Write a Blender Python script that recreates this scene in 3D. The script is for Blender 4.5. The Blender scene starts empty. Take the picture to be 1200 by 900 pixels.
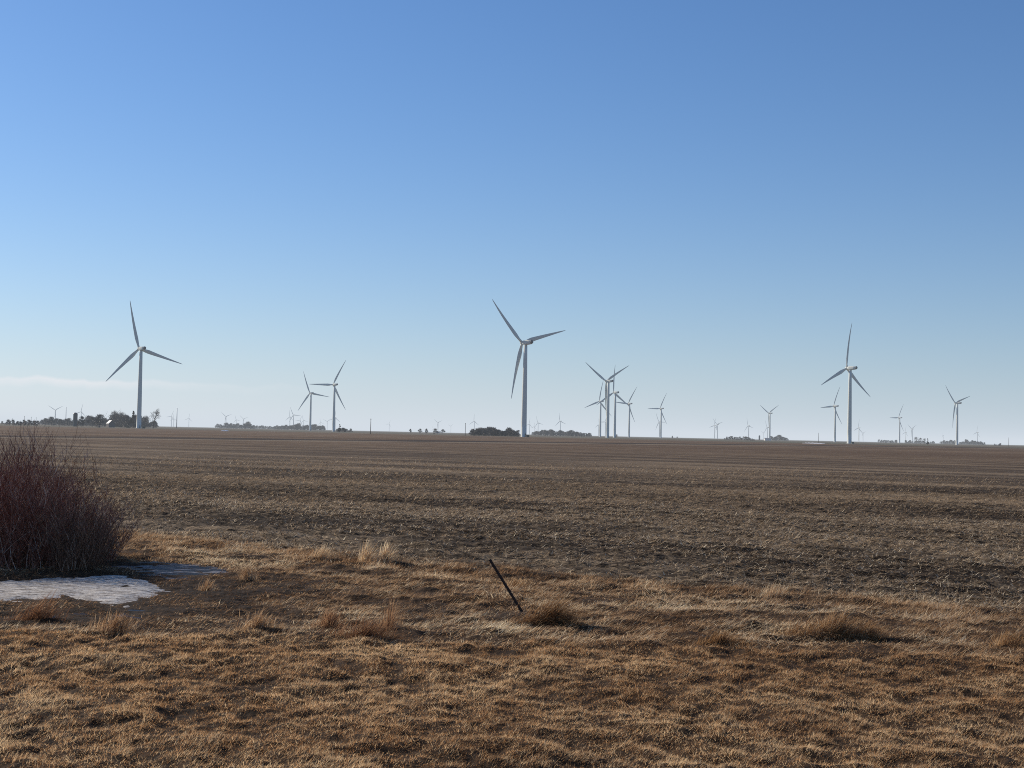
import bpy, math, random
import numpy as np
from mathutils import Vector, Matrix

random.seed(7)
rng = np.random.default_rng(11)
S = bpy.context.scene
COL = S.collection
R = math.radians

# ------------------------------------------------------------------ camera
FPX = 1733.0                       # focal length in pixels of a 1200 px wide frame
CAMH = 2.6
PITCH, ROLL = R(1.93), R(1.25)
cam_d = bpy.data.cameras.new('camera')
cam_d.sensor_width = 36.0
cam_d.lens = 36.0 * FPX / 1200.0
cam_d.clip_start = 0.1
cam_d.clip_end = 200000.0
cam = bpy.data.objects.new('camera', cam_d)
COL.objects.link(cam)
CR = Matrix.Rotation(math.pi/2 + PITCH, 3, 'X') @ Matrix.Rotation(ROLL, 3, 'Z')
cam.matrix_world = Matrix.Translation((0, 0, CAMH)) @ CR.to_4x4()
S.camera = cam


def ray(x, y):
    return (CR @ Vector(((x-600)/FPX, -(y-450)/FPX, -1.0)))


def gp(x, y):
    """point of the level ground under a photo coordinate"""
    d = ray(x, y)
    t = -CAMH / d.z
    return (d.x*t, d.y*t)


def far(x, y, dist):
    """ground position at a horizontal distance in the direction of a photo coordinate"""
    d = ray(x, y)
    n = math.hypot(d.x, d.y)
    return (d.x/n*dist, d.y/n*dist)


def slope(x, y):
    d = ray(x, y)
    return d.z / math.hypot(d.x, d.y)


# ------------------------------------------------------------------ noise
def _hash(ix, iy, seed):
    h = (ix.astype(np.int64)*374761393 + iy.astype(np.int64)*668265263 + seed*974634777) & 0xFFFFFFFF
    h = ((h ^ (h >> 13)) * 1274126177) & 0xFFFFFFFF
    h = h ^ (h >> 16)
    return (h & 0xFFFFFF).astype(np.float64) / float(0xFFFFFF)


def noise(x, y, seed=0):
    x = np.asarray(x, float); y = np.asarray(y, float)
    ix = np.floor(x); iy = np.floor(y)
    fx = x-ix; fy = y-iy
    fx = fx*fx*(3-2*fx); fy = fy*fy*(3-2*fy)
    a = _hash(ix, iy, seed); b = _hash(ix+1, iy, seed)
    c = _hash(ix, iy+1, seed); d = _hash(ix+1, iy+1, seed)
    return (a*(1-fx)+b*fx)*(1-fy) + (c*(1-fx)+d*fx)*fy


def fbm(x, y, seed=0, octaves=3):
    s = 0; a = 1.0; t = 0
    for i in range(octaves):
        s = s + a*noise(x*2**i+17.3*i, y*2**i-9.1*i, seed+i*31)
        t += a; a *= .5
    return s/t


def sstep(a, b, x):
    t = np.clip((np.asarray(x, float)-a)/(b-a), 0, 1)
    return t*t*(3-2*t)


# ------------------------------------------------------------------ zones of the ground
def edge_y(x):
    """depth at which the crop field starts"""
    xc = np.clip(x, -16, 26)
    return 28.3 - .70*xc + .012*xc*xc


LAWN_Y = 18.5
RM = .62                           # crop rows run along (1, -RM)
RN = math.hypot(1, RM)


def poly_inside(px, py, poly):
    ins = np.zeros(px.shape, bool)
    n = len(poly)
    for i in range(n):
        x1, y1 = poly[i]; x2, y2 = poly[(i+1) % n]
        c = ((y1 > py) != (y2 > py)) & (px < (x2-x1)*(py-y1)/((y2-y1) if abs(y2-y1) > 1e-9 else 1e-9) + x1)
        ins ^= c
    return ins


def poly_dist(px, py, poly):
    d = np.full(px.shape, 1e9)
    n = len(poly)
    for i in range(n):
        x1, y1 = poly[i]; x2, y2 = poly[(i+1) % n]
        dx, dy = x2-x1, y2-y1
        t = np.clip(((px-x1)*dx+(py-y1)*dy)/(dx*dx+dy*dy+1e-12), 0, 1)
        d = np.minimum(d, np.hypot(px-x1-t*dx, py-y1-t*dy))
    return np.where(poly_inside(px, py, poly), d, -d)


PX_PATCH = {
    'snow': [(-90, 684), (0, 680), (45, 676), (95, 674), (145, 672), (174, 677), (196, 685), (204, 692), (176, 699),
             (150, 709), (124, 711), (102, 702), (80, 698), (40, 704), (0, 705), (-90, 711)],
    'wet': [(120, 664), (150, 657), (185, 656), (225, 659), (262, 663), (284, 669), (250, 676), (205, 679), (175, 675)],
    'pool': [(48, 717), (60, 711), (95, 712), (100, 717), (75, 721)],
    'pool2': [(136, 718), (150, 711), (185, 713), (192, 718), (165, 722)],
}
PATCH = {k: [gp(*p) for p in v] for k, v in PX_PATCH.items()}


def patch_d(k, x, y):
    w = .26*(fbm(x*2.2, y*1.4, 71, 4)-.5)*2 + .12*(noise(x*8, y*5, 72)-.5)*2
    return poly_dist(x, y, PATCH[k]) + w


def wetness(x, y):
    """muddy, sparsely grown ground around the ice"""
    cx, cy = gp(110, 697)
    e = np.hypot((x-cx)/3.6, (y-cy)/4.6)
    w = np.clip(1.25-e + .7*(fbm(x*.9, y*.9, 33)-.5), 0, 1)
    for px, py, a, b in ((1030, 650, 1.5, 1.3), (700, 620, 3.2, 2.6), (300, 613, 2.6, 2.6), (545, 640, 1.6, 1.2)):   # damp hollows of the field
        sx, sy = gp(px, py)
        q = ((x-sx)/a)**2 + ((y-sy+.5*(x-sx)*RM)/b)**2
        w = np.maximum(w, .95*np.exp(-q)*(.55+.9*(fbm(x*1.1, y*1.3, 34)-.2)))
    return np.clip(w, 0, 1)


def masks(x, y):
    wob = (fbm(x*.45, y*.45, 5)-.5)
    fd = y - edge_y(x) + 2.2*wob + .8*(noise(x*1.7, y*1.7, 6)-.5)
    field = sstep(-2.3, 1.9, fd + 2.4*(noise(x*4.1, y*3.3, 7)-.5))
    ld = LAWN_Y - y + .9*(fbm(x*.5, y*.5, 8)-.5) + .25*(noise(x*2.5, y*2.5, 9)-.5)
    lawn = sstep(-.4, .4, ld)
    return field, lawn, fd


def ground_z(x, y):
    x = np.asarray(x, float); y = np.asarray(y, float)
    r = np.hypot(x, y)
    field, lawn, fd = masks(x, y)
    near = 1-sstep(60, 125, r)
    ice = np.zeros_like(x)
    close = r < 45
    if np.any(close):
        m = np.full(x.shape, -5.0)
        for k in PATCH:
            m[close] = np.maximum(m[close], patch_d(k, x[close], y[close]))
        ice = sstep(-.35, .1, m)
    wet = wetness(x, y)
    h_l = .125*(fbm(x*4.6+.35*y, y*3.4, 21, 3)-.5) + .10*(noise(x*.8, y*.9, 22)-.5)
    h_r = .16*(fbm(x*1.3, y*1.5, 23, 3)-.5) + .08*(noise(x*5, y*5, 24)-.5)
    v = (x*RM + y)/RN + .10*(fbm(x*.5, y*.5, 25)-.5)
    u = (x - y*RM)/RN
    h_f = .046*np.cos(v*2*math.pi/.76)*(.55+.9*noise(u*.35, v*.9, 29)) + .13*(noise(u*1.1, v*3.4, 26)-.5) + .06*(noise(x*6, y*6, 27)-.5)
    h_f = h_f + .22*(fbm(x*.07, y*.07, 28)-.5)*sstep(25, 60, r)
    z = h_l*lawn + (1-lawn)*(1-field)*h_r*(1-.5*wet) + field*h_f*near
    # soft bank where the mown strip drops to the rough strip
    z = z + .10*lawn*sstep(16, 12, y)*0
    z = z*(1-.35*ice) - .022*ice
    # long swells of the plain
    z = z + sstep(250, 900, r)*(1.1*(fbm(x/700., y/900., 41, 2)-.5)) * np.where(r > 6000, np.exp(-(r-6000)/6000.), 1)
    return z


def gz(x, y):
    return float(ground_z(np.array([float(x)]), np.array([float(y)]))[0])


# ------------------------------------------------------------------ mesh helpers
def mesh_np(name, verts, quads=None, tris=None, smooth=False, attrs=None):
    me = bpy.data.meshes.new(name)
    verts = np.ascontiguousarray(verts, dtype=np.float32)
    nq = 0 if quads is None else len(quads)
    nt = 0 if tris is None else len(tris)
    parts = []
    if nq: parts.append(np.asarray(quads, np.int32).ravel())
    if nt: parts.append(np.asarray(tris, np.int32).ravel())
    li = np.concatenate(parts)
    starts = np.concatenate([np.arange(nq)*4, nq*4+np.arange(nt)*3]).astype(np.int32)
    me.vertices.add(len(verts)); me.vertices.foreach_set('co', verts.ravel())
    me.loops.add(len(li)); me.loops.foreach_set('vertex_index', li)
    me.polygons.add(nq+nt); me.polygons.foreach_set('loop_start', starts)
    me.update(calc_edges=True)
    me.polygons.foreach_set('use_smooth', np.full(nq+nt, smooth))
    if attrs:
        for k, a in attrs.items():
            at = me.attributes.new(k, 'FLOAT', 'POINT')
            at.data.foreach_set('value', np.ascontiguousarray(a, dtype=np.float32))
    return me


def obj(name, me, mat=None, parent=None, loc=(0, 0, 0), rot=(0, 0, 0)):
    o = bpy.data.objects.new(name, me)
    COL.objects.link(o)
    o.location = loc; o.rotation_euler = rot
    if parent: o.parent = parent
    if mat and me is not None and len(me.materials) == 0: me.materials.append(mat)
    return o


def tag(o, label=None, cat=None, group=None, kind=None):
    if label: o['label'] = label
    if cat: o['category'] = cat
    if group: o['group'] = group
    if kind: o['kind'] = kind
    return o


class MB:
    def __init__(s): s.v = []; s.f = []

    def add(s, v, f):
        n = len(s.v)
        s.v += [tuple(p) for p in v]; s.f += [tuple(i+n for i in q) for q in f]

    def loft(s, rings, cap=True):
        m = len(rings[0]); n = len(s.v)
        for r in rings: s.v += [tuple(p) for p in r]
        for i in range(len(rings)-1):
            for j in range(m):
                k = (j+1) % m
                s.f.append((n+i*m+j, n+i*m+k, n+(i+1)*m+k, n+(i+1)*m+j))
        if cap:
            s.f.append(tuple(n+j for j in range(m))[::-1])
            s.f.append(tuple(n+(len(rings)-1)*m+j for j in range(m)))

    def box(s, x0, x1, y0, y1, z0, z1):
        v = [(x, y, z) for z in (z0, z1) for y in (y0, y1) for x in (x0, x1)]
        s.add(v, [(0, 2, 3, 1), (4, 5, 7, 6), (0, 1, 5, 4), (2, 6, 7, 3), (0, 4, 6, 2), (1, 3, 7, 5)])

    def tube(s, pts, rad, n=6, cap=True):
        rings = []
        for i, p in enumerate(pts):
            p = Vector(p)
            a = Vector(pts[max(i-1, 0)]); b = Vector(pts[min(i+1, len(pts)-1)])
            t = (b-a).normalized()
            u = t.cross(Vector((.13, .97, .2))).normalized(); w = t.cross(u)
            r = rad[i] if hasattr(rad, '__len__') else rad
            rings.append([p + (u*math.cos(2*math.pi*k/n) + w*math.sin(2*math.pi*k/n))*r for k in range(n)])
        s.loft(rings, cap)

    def mesh(s, name, smooth=False):
        me = bpy.data.meshes.new(name)
        me.from_pydata(s.v, [], s.f); me.update()
        if smooth:
            me.polygons.foreach_set('use_smooth', [True]*len(me.polygons))
        return me


# ------------------------------------------------------------------ materials
def new_mat(name):
    m = bpy.data.materials.new(name); m.use_nodes = True
    nt = m.node_tree
    for n in list(nt.nodes): nt.nodes.remove(n)
    out = nt.nodes.new('ShaderNodeOutputMaterial')
    return m, nt, out


class NT:
    def __init__(s, nt): s.nt = nt

    def n(s, t, **kw):
        nd = s.nt.nodes.new(t)
        for k, v in kw.items(): setattr(nd, k, v)
        return nd

    def l(s, a, b): s.nt.links.new(a, b)

    def val(s, sock, v):
        if isinstance(v, (int, float, tuple, list)): sock.default_value = v
        else: s.l(v, sock)

    def math(s, op, a, b=0.0, clamp=False):
        nd = s.n('ShaderNodeMath', operation=op); nd.use_clamp = clamp
        s.val(nd.inputs[0], a); s.val(nd.inputs[1], b)
        return nd.outputs[0]

    def mix(s, fac, a, b, mode='MIX'):
        nd = s.n('ShaderNodeMix', data_type='RGBA', blend_type=mode)
        s.val(nd.inputs[0], fac); s.val(nd.inputs[6], a); s.val(nd.inputs[7], b)
        return nd.outputs[2]

    def noise(s, vec, scale, detail=3.0, rough=.55):
        nd = s.n('ShaderNodeTexNoise')
        nd.inputs['Scale'].default_value = scale
        nd.inputs['Detail'].default_value = detail
        nd.inputs['Roughness'].default_value = rough
        if vec is not None: s.l(vec, nd.inputs['Vector'])
        return nd.outputs['Fac']

    def ramp(s, fac, stops):
        nd = s.n('ShaderNodeValToRGB')
        e = nd.color_ramp.elements
        while len(e) < len(stops): e.new(.5)
        for i, (p, c) in enumerate(stops):
            e[i].position = p
            e[i].color = (c, c, c, 1) if isinstance(c, (int, float)) else (*c, 1)
        s.val(nd.inputs[0], fac)
        return nd.outputs[0]

    def mapping(s, vec, scale=(1, 1, 1), rot=(0, 0, 0)):
        nd = s.n('ShaderNodeMapping')
        nd.inputs['Scale'].default_value = scale; nd.inputs['Rotation'].default_value = rot
        s.l(vec, nd.inputs['Vector'])
        return nd.outputs[0]

    def attr(s, name, kind='GEOMETRY'):
        nd = s.n('ShaderNodeAttribute', attribute_type=kind); nd.attribute_name = name
        return nd.outputs['Fac']

    def pos(s): return s.n('ShaderNodeNewGeometry').outputs['Position']

    def obco(s): return s.n('ShaderNodeTexCoord').outputs['Object']

    def bsdf(s, col, rough=.8, spec=.3, bump=None, bump_d=.02, bump_s=1.0):
        nd = s.n('ShaderNodeBsdfPrincipled')
        s.val(nd.inputs['Base Color'], col); s.val(nd.inputs['Roughness'], rough)
        nd.inputs['Specular IOR Level'].default_value = spec
        if bump is not None:
            b = s.n('ShaderNodeBump'); b.inputs['Distance'].default_value = bump_d
            b.inputs['Strength'].default_value = bump_s
            s.l(bump, b.inputs['Height']); s.l(b.outputs[0], nd.inputs['Normal'])
        return nd.outputs[0]


def simple_mat(name, c0, c1, scale=3.0, rough=.7, spec=.3, bump=0, world=False):
    m, nt, out = new_mat(name); g = NT(nt)
    f = g.noise(g.pos() if world else g.obco(), scale, 4)
    col = g.mix(g.ramp(f, [(.3, 0.0), (.7, 1.0)]), (*c0, 1), (*c1, 1))
    g.l(g.bsdf(col, rough, spec, f if bump else None, bump or .01), out.inputs['Surface'])
    return m


def blade_mat(name, stops, transl=.35):
    """dry stalks: per-blade tint, some light passing through"""
    m, nt, out = new_mat(name); g = NT(nt)
    col = g.ramp(g.attr('tint'), stops)
    n = g.noise(g.pos(), 1.3, 3)
    col = g.mix(g.ramp(n, [(.35, .0), (.65, .45)]), col, g.mix(1.0, col, (.62, .55, .50, 1), 'MULTIPLY'))
    d = g.n('ShaderNodeBsdfDiffuse'); g.l(col, d.inputs['Color'])
    t = g.n('ShaderNodeBsdfTranslucent'); g.l(col, t.inputs['Color'])
    mx = g.n('ShaderNodeMixShader'); mx.inputs[0].default_value = transl
    g.l(d.outputs[0], mx.inputs[1]); g.l(t.outputs[0], mx.inputs[2])
    g.l(mx.outputs[0], out.inputs['Surface'])
    return m


# ------------------------------------------------------------------ ground sheet
def build_ground():
    rad = list(np.linspace(.6, 9.5, 14))
    r = 9.5
    while r < 120:
        r += .032 if r < 20 else .032*(r/20)**1.33
        rad.append(r)
    while r < 60000:
        r *= 1.035
        rad.append(r)
    rad = np.array(rad)
    fine = np.radians(np.linspace(-24, 24, 500))
    side = np.radians(np.linspace(24.2, 48, 110))
    coarse = np.radians(np.arange(51, 310, 3.0))
    ang = np.concatenate([fine, side, coarse, -side[::-1]])
    n, m = len(rad), len(ang)
    RR, AA = np.meshgrid(rad, ang, indexing='ij')
    X = (RR*np.sin(AA)).ravel(); Y = (RR*np.cos(AA)).ravel()
    Z = ground_z(X, Y)
    field, lawn, fd = masks(X, Y)
    wet = wetness(X, Y)
    V = np.stack([X, Y, Z], 1)
    i = np.arange(n-1)[:, None]; j = np.arange(m)[None, :]
    jn = (j+1) % m
    q = np.stack([i*m+j, (i+1)*m+j, (i+1)*m+jn, i*m+jn], -1).reshape(-1, 4)[:, ::-1]
    # centre disc
    V = np.concatenate([V, [[0, 0, V[:m, 2].mean()]]])
    c = len(V)-1
    t = np.stack([np.full(m, c), np.arange(m), (np.arange(m)+1) % m], -1)[:, ::-1]
    a = lambda v: np.concatenate([v, [v[0]]])
    me = mesh_np('ground', V, q, t, True, {'field': a(field), 'lawn': a(lawn), 'wet': a(wet)})

    mat, nt, out = new_mat('ground'); g = NT(nt)
    P = g.pos()
    F, L, W = g.attr('field'), g.attr('lawn'), g.attr('wet')
    sep = g.n('ShaderNodeSeparateXYZ'); g.l(P, sep.inputs[0])
    x, y = sep.outputs[0], sep.outputs[1]
    flat = g.n('ShaderNodeCombineXYZ'); g.l(x, flat.inputs[0]); g.l(y, flat.inputs[1])
    P2 = flat.outputs[0]
    ln = g.n('ShaderNodeVectorMath', operation='LENGTH'); g.l(P2, ln.inputs[0])
    dist = ln.outputs['Value']
    # lawn soil and thatch
    n1 = g.noise(P, 9, 5); n2 = g.noise(P, 60, 3)
    lawn_c = g.mix(g.ramp(n1, [(.35, 0.0), (.7, 1.0)]), (.020, .013, .008, 1), (.085, .050, .027, 1))
    rough_c = g.mix(g.ramp(n1, [(.35, 0.0), (.7, 1.0)]), (.030, .019, .012, 1), (.095, .058, .033, 1))
    mud_c = g.mix(g.ramp(n1, [(.35, 0.0), (.65, 1.0)]), (.011, .008, .006, 1), (.065, .042, .027, 1))
    rough_c = g.mix(g.ramp(W, [(.15, 0.0), (.6, 1.0)]), rough_c, mud_c)
    # crop field: dark soil strewn with pale residue along the rows
    rot = math.atan(RM)
    rows = g.mapping(P2, rot=(0, 0, rot))
    st = g.mapping(rows, scale=(1.0, 3.4, 1))
    a1 = g.noise(st, 2.2, 6, .72); a2 = g.noise(st, 9, 4, .7)
    mid = g.noise(g.mapping(rows, scale=(.25, 1, 1)), .10, 5, .62)
    res = g.math('ADD', g.math('MULTIPLY', a1, .6), g.math('MULTIPLY', a2, .4))
    res = g.math('ADD', res, g.math('MULTIPLY', g.math('SUBTRACT', mid, .5), .55))
    resm = g.ramp(res, [(.45, 0.0), (.60, 1.0)])
    resm = g.math('MULTIPLY', resm, g.math('SUBTRACT', 1.0, g.math('MULTIPLY', W, .9)))
    vv = g.math('DIVIDE', g.math('ADD', g.math('MULTIPLY', x, RM), y), RN)
    rdg = g.math('ADD', .5, g.math('MULTIPLY', g.math('COSINE', g.math('MULTIPLY', vv, 2*math.pi/.76)), .5))
    rfade = g.ramp(g.math('DIVIDE', dist, 200.0), [(.25, 1.0), (.55, 0.0)])
    rdg = g.mix(rfade, (.75, .75, .75, 1), rdg)
    resm = g.math('MULTIPLY', resm, g.math('ADD', .30, g.math('MULTIPLY', rdg, .80)), True)
    soil = g.mix(n1, (.012, .008, .006, 1), (.036, .025, .017, 1))
    straw = g.mix(n2, (.22, .158, .100, 1), (.44, .33, .21, 1))
    near_c = g.mix(resm, soil, straw)
    # far part: bands of brown, each flattened by distance
    b1 = g.noise(g.mapping(P2, scale=(.0022, .012, 1), rot=(0, 0, -.05)), 1.0, 6, .68)
    b2 = g.noise(g.mapping(P2, scale=(.35, .06, 1), rot=(0, 0, .1)), 1.0, 6, .75)
    far_c = g.ramp(g.math('ADD', g.math('MULTIPLY', b1, .6), g.math('MULTIPLY', b2, .4)),
                   [(.34, (.050, .031, .020)), (.46, (.105, .066, .039)), (.56, (.165, .111, .068)), (.68, (.27, .185, .110))])
    fcol = g.mix(g.ramp(g.math('DIVIDE', dist, 400.0), [(.18, 0.0), (.85, 1.0)]), near_c, far_c)
    # waterway: pale grass line with a terrace face's shade painted behind it
    u = g.math('SUBTRACT', y, g.math('ADD', g.math('MULTIPLY', x, 1.75), 420.0))
    wv = g.math('MULTIPLY', g.math('SUBTRACT', g.noise(g.mapping(P2, scale=(.012, .012, 1)), 1, 3), .5), 90.0)
    u = g.math('ADD', u, wv)
    pale = g.ramp(g.math('ABSOLUTE', g.math('DIVIDE', u, 60.0)), [(.25, .8), (.45, 0.0)])
    dark = g.ramp(g.math('ABSOLUTE', g.math('DIVIDE', g.math('SUBTRACT', u, 42.0), 60.0)), [(.35, .85), (.6, 0.0)])
    fcol = g.mix(pale, fcol, (.20, .155, .105, 1))
    fcol = g.mix(dark, fcol, (.028, .020, .017, 1))
    # other fields beyond the turbines
    f2 = g.noise(g.mapping(P2, scale=(.0006, .0022, 1)), 1.0, 2)
    other = g.ramp(f2, [(.40, (.10, .085, .06)), (.47, (.16, .125, .085)), (.55, (.085, .09, .055)), (.62, (.12, .09, .065))])
    fcol = g.mix(g.ramp(g.math('DIVIDE', dist, 2500.0), [(.50, 0.0), (.56, 1.0)]), fcol, other)
    col = g.mix(L, rough_c, lawn_c)
    col = g.mix(F, col, fcol)
    h = g.math('ADD', g.math('MULTIPLY', res, 1.0), g.math('MULTIPLY', n1, .4))
    g.l(g.bsdf(col, .95, .1, h, .10, .8), out.inputs['Surface'])
    o = obj('ground', me, mat)
    tag(o, kind='structure')
    return o


build_ground()


# ------------------------------------------------------------------ grass
def blades(name, P, hgt, wid, az, lean, curl, tint, mat, segs=2, face=None):
    """ribbon blades: P base points, az lean direction, lean tilt from the vertical, curl extra bend to the tip"""
    N = len(P)
    if face is None: face = rng.uniform(0, math.pi, N)
    wx, wy = np.cos(face)*wid*.5, np.sin(face)*wid*.5
    rows = []
    p = P.copy()
    L = hgt/segs
    th = lean.copy()
    lev = [p.copy()]
    for s in range(segs):
        dx = np.sin(th)*L
        p = p + np.stack([np.cos(az)*dx, np.sin(az)*dx, np.cos(th)*L], 1)
        lev.append(p.copy())
        th = th + curl/segs
    W = np.stack([wx, wy, np.zeros(N)], 1)
    vs = []
    for k in range(segs):
        f = 1.0 - .35*k/segs
        vs += [lev[k]-W*f, lev[k]+W*f]
    vs.append(lev[segs])
    nv = 2*segs+1
    V = np.stack(vs, 1).reshape(-1, 3)
    b = (np.arange(N)*nv)[:, None]
    quads = []
    for k in range(segs-1):
        quads.append(b+np.array([[2*k, 2*k+1, 2*k+3, 2*k+2]]))
    Q = np.concatenate(quads) if quads else None
    T = b+np.array([[2*segs-2, 2*segs-1, 2*segs]])
    return mesh_np(name, V, Q, T, False, {'tint': np.repeat(tint, nv)}) if mat is None else \
        _bm(name, V, Q, T, tint, nv, mat)


def _bm(name, V, Q, T, tint, nv, mat):
    me = mesh_np(name, V, Q, T, False, {'tint': np.repeat(tint, nv)})
    me.materials.append(mat)
    return me


M_LAWN = blade_mat('dry_lawn', [(0, (.10, .045, .018)), (.3, (.375, .196, .088)), (.65, (.66, .378, .178)), (1, (.92, .68, .40))], .50)
M_MAT = blade_mat('matted_straw', [(0, (.09, .048, .026)), (.35, (.36, .210, .11)), (.7, (.66, .44, .25)), (1, (.95, .80, .55))], .47)
M_STUB = blade_mat('crop_residue', [(0, (.05, .034, .022)), (.4, (.32, .228, .143)), (.75, (.66, .50, .33)), (1, (.95, .82, .60))], .42)
M_TUFT = blade_mat('tussock_straw', [(0, (.14, .07, .03)), (.4, (.42, .24, .11)), (.8, (.68, .46, .25)), (1, (.92, .74, .48))], .55)
M_DRAPE = blade_mat('draped_straw', [(0, (.10, .05, .022)), (.4, (.36, .20, .095)), (.8, (.66, .46, .26)), (1, (.94, .78, .52))], .26)  # tussock straw darkened: self-shade of the mounds put into its colour
M_RED = blade_mat('tussock_red', [(0, (.10, .045, .025)), (.5, (.28, .14, .075)), (1, (.60, .38, .21))], .5)


def scatter(r0, r1, dens, half=20.5):
    """random points in the sector the camera looks over"""
    t = math.tan(R(half)); mar = 4.0               # a margin of ground on both sides of the view
    ya = r0*math.cos(R(half))*.8
    w = r1*t+mar
    n = int(2*w*(r1-ya)*dens)
    x = rng.uniform(-w, w, n); y = rng.uniform(ya, r1, n)
    r = np.hypot(x, y)
    k = (np.abs(x) < y*t+mar) & (r >= r0) & (r < r1)
    return x[k], y[k]


def on_ice(x, y, m=0.0):
    b = np.zeros(x.shape, bool)
    for k in PATCH: b |= patch_d(k, x, y) > m
    return b


def lawn_grass():
    x, y = scatter(8.8, 20.4, 7400)
    field, lawn, fd = masks(x, y)
    cl = fbm(x*4.6+.35*y, y*3.4, 21, 3)             # same clumps as the ground swells
    c2 = noise(x*7.5, y*6.5, 61)
    big = fbm(x*.7, y*.8, 62)
    pit = sstep(.10, .36, noise(x*13, y*9, 67))
    p = lawn*(.15+.85*pit)*np.clip(.95+2.6*(cl-.44)+.4*(c2-.4)+.55*(big-.5), .20, 1)
    k = rng.random(len(x)) < p
    x, y, cl, c2, big = x[k], y[k], cl[k], c2[k], big[k]
    n = len(x)
    z = ground_z(x, y)-.006
    h = (.019+.060*np.clip(cl-.3, 0, .5)+.020*c2)*rng.uniform(.5, 1.6, n)
    az = -.4 + 3.4*(noise(x*2.4, y*2.4, 63)-.5) + rng.normal(0, 1.1, n)
    lean = rng.uniform(.5, 1.65, n)
    tint = np.clip(rng.normal(.68, .32, n)+.75*(big-.5)+.3*(c2-.5)+.5*(cl-.5), 0, 1)
    me = blades('lawn_grass', np.stack([x, y, z], 1), h, rng.uniform(.0023, .0055, n), az, lean, rng.uniform(-.5, 1.5, n), tint, M_LAWN)
    o = obj('lawn_grass', me)
    tag(o, 'golden brown dormant mown grass of the strip nearest the camera', 'grass', kind='stuff')


def matted_grass():
    x, y = scatter(17.5, 40, 2300)
    field, lawn, fd = masks(x, y)
    cl = fbm(x*1.6, y*1.8, 64, 3)
    wet = wetness(x, y)
    p = (1-lawn)*(1-field)*np.clip(.75+2.2*(cl-.44), .30, 1)*(1-.45*sstep(.1, .6, wet))
    # taller fringe along the edge of the crop
    fr = np.exp(-((fd+.8)/.9)**2)
    p = np.clip(p + .12*fr*(1-lawn)*(1-sstep(.1, .6, wet)), 0, 1)
    k = (rng.random(len(x)) < p*np.where(on_ice(x, y, .30), .03, np.where(on_ice(x, y, .06), .35, 1)))
    x, y, cl, fr = x[k], y[k], cl[k], fr[k]
    n = len(x)
    z = ground_z(x, y)-.006
    h = (.06+.13*np.clip(cl-.3, 0, .5)+.02*fr)*rng.uniform(.5, 1.7, n)*(1-.3*sstep(.1, .6, wetness(x, y)))
    az = -.35 + 3.6*(fbm(x*.9, y*.9, 65)-.5) + rng.normal(0, .9, n)
    lean = np.clip(rng.normal(1.27, .25, n)-.45*fr*rng.random(n), .1, 1.5)
    tint = np.clip(rng.normal(.58, .26, n)+.9*(fbm(x*.55, y*.7, 98)-.5)-.20*fr+.9*(cl-.5)-.42*sstep(.1, .6, wetness(x, y)), 0, 1)
    me = blades('matted_grass', np.stack([x, y, z], 1), h, rng.uniform(.004, .010, n), az, lean, rng.uniform(.1, .6, n), tint, M_MAT)
    tag(obj('matted_grass', me), 'flattened straw coloured rough grass between the mown strip and the field', 'grass', kind='stuff')


def crop_residue():
    PP = []; HH = []; WW = []; AZ = []; LE = []; TI = []
    for r0, r1, dens, sz in ((20, 34, 640, .8), (34, 52, 380, 1.0), (52, 80, 150, 1.35), (80, 150, 38, 1.9)):
        x, y = scatter(r0, r1, dens, 20)
        field, lawn, fd = masks(x, y)
        v = (x*RM+y)/RN + .10*(fbm(x*.5, y*.5, 25)-.5)
        ridge = .5+.5*np.cos(v*2*math.pi/.76)
        pt = fbm((x-y*RM)/RN*.07, v*.42, 66, 3)
        low = sstep(.30, .44, fbm((x-y*RM)/RN*.05, v*.26, 91, 3))
        p = sstep(.20, .85, field)*np.clip((.24+.90*ridge**1.2 if r0 < 60 else .32+.5*ridge)*(.80+2.6*(pt-.45))*(.12+.88*low)
                                          + .55*(noise((x-y*RM)/RN*1.1, v*3.4, 26)-.5), .02, 1)
        p = p*(1-.88*wetness(x, y))
        if r0 == 80: p = p*sstep(150, 85, np.hypot(x, y))
        k = (rng.random(len(x)) < p) & ~on_ice(x, y, -.05)
        x, y, fd = x[k], y[k], fd[k]
        n = len(x)
        z = ground_z(x, y)+.004
        up = rng.random(n) < np.where(fd < 3.5, .22*np.exp(-fd/2.0)+.03, .03)
        h = np.where(up, rng.uniform(.04, .17, n), rng.uniform(.04, .20, n)*sz)
        az = np.where(rng.random(n) < .68, -math.atan(RM)+rng.normal(0, .5, n)+math.pi*(rng.random(n) < .5), rng.uniform(0, 6.28, n))
        le = np.where(up, rng.uniform(0, .9, n), rng.uniform(.95, 1.48, n))
        PP.append(np.stack([x, y, z], 1)); HH.append(h); AZ.append(az); LE.append(le)
        WW.append(np.where(up, rng.uniform(.004, .009, n), rng.uniform(.009, .030, n)*sz**.8))
        TI.append(np.clip(rng.normal(.52 if r0 < 52 else .45, .36 if r0 < 52 else .22, n)+.5*(pt[k]-.5), 0, 1))
    c = np.concatenate
    az = c(AZ)
    me = blades('crop_residue', c(PP), c(HH), c(WW), az, c(LE), rng.uniform(-.1, .25, len(az)), c(TI), M_STUB, segs=1,
                face=az+math.pi/2+rng.normal(0, .3, len(az)))
    tag(obj('crop_residue', me), 'pale chopped stalks and stubble strewn in rows over the harvested field', 'crop stubble', kind='stuff')


lawn_grass()
matted_grass()
crop_residue()


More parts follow.
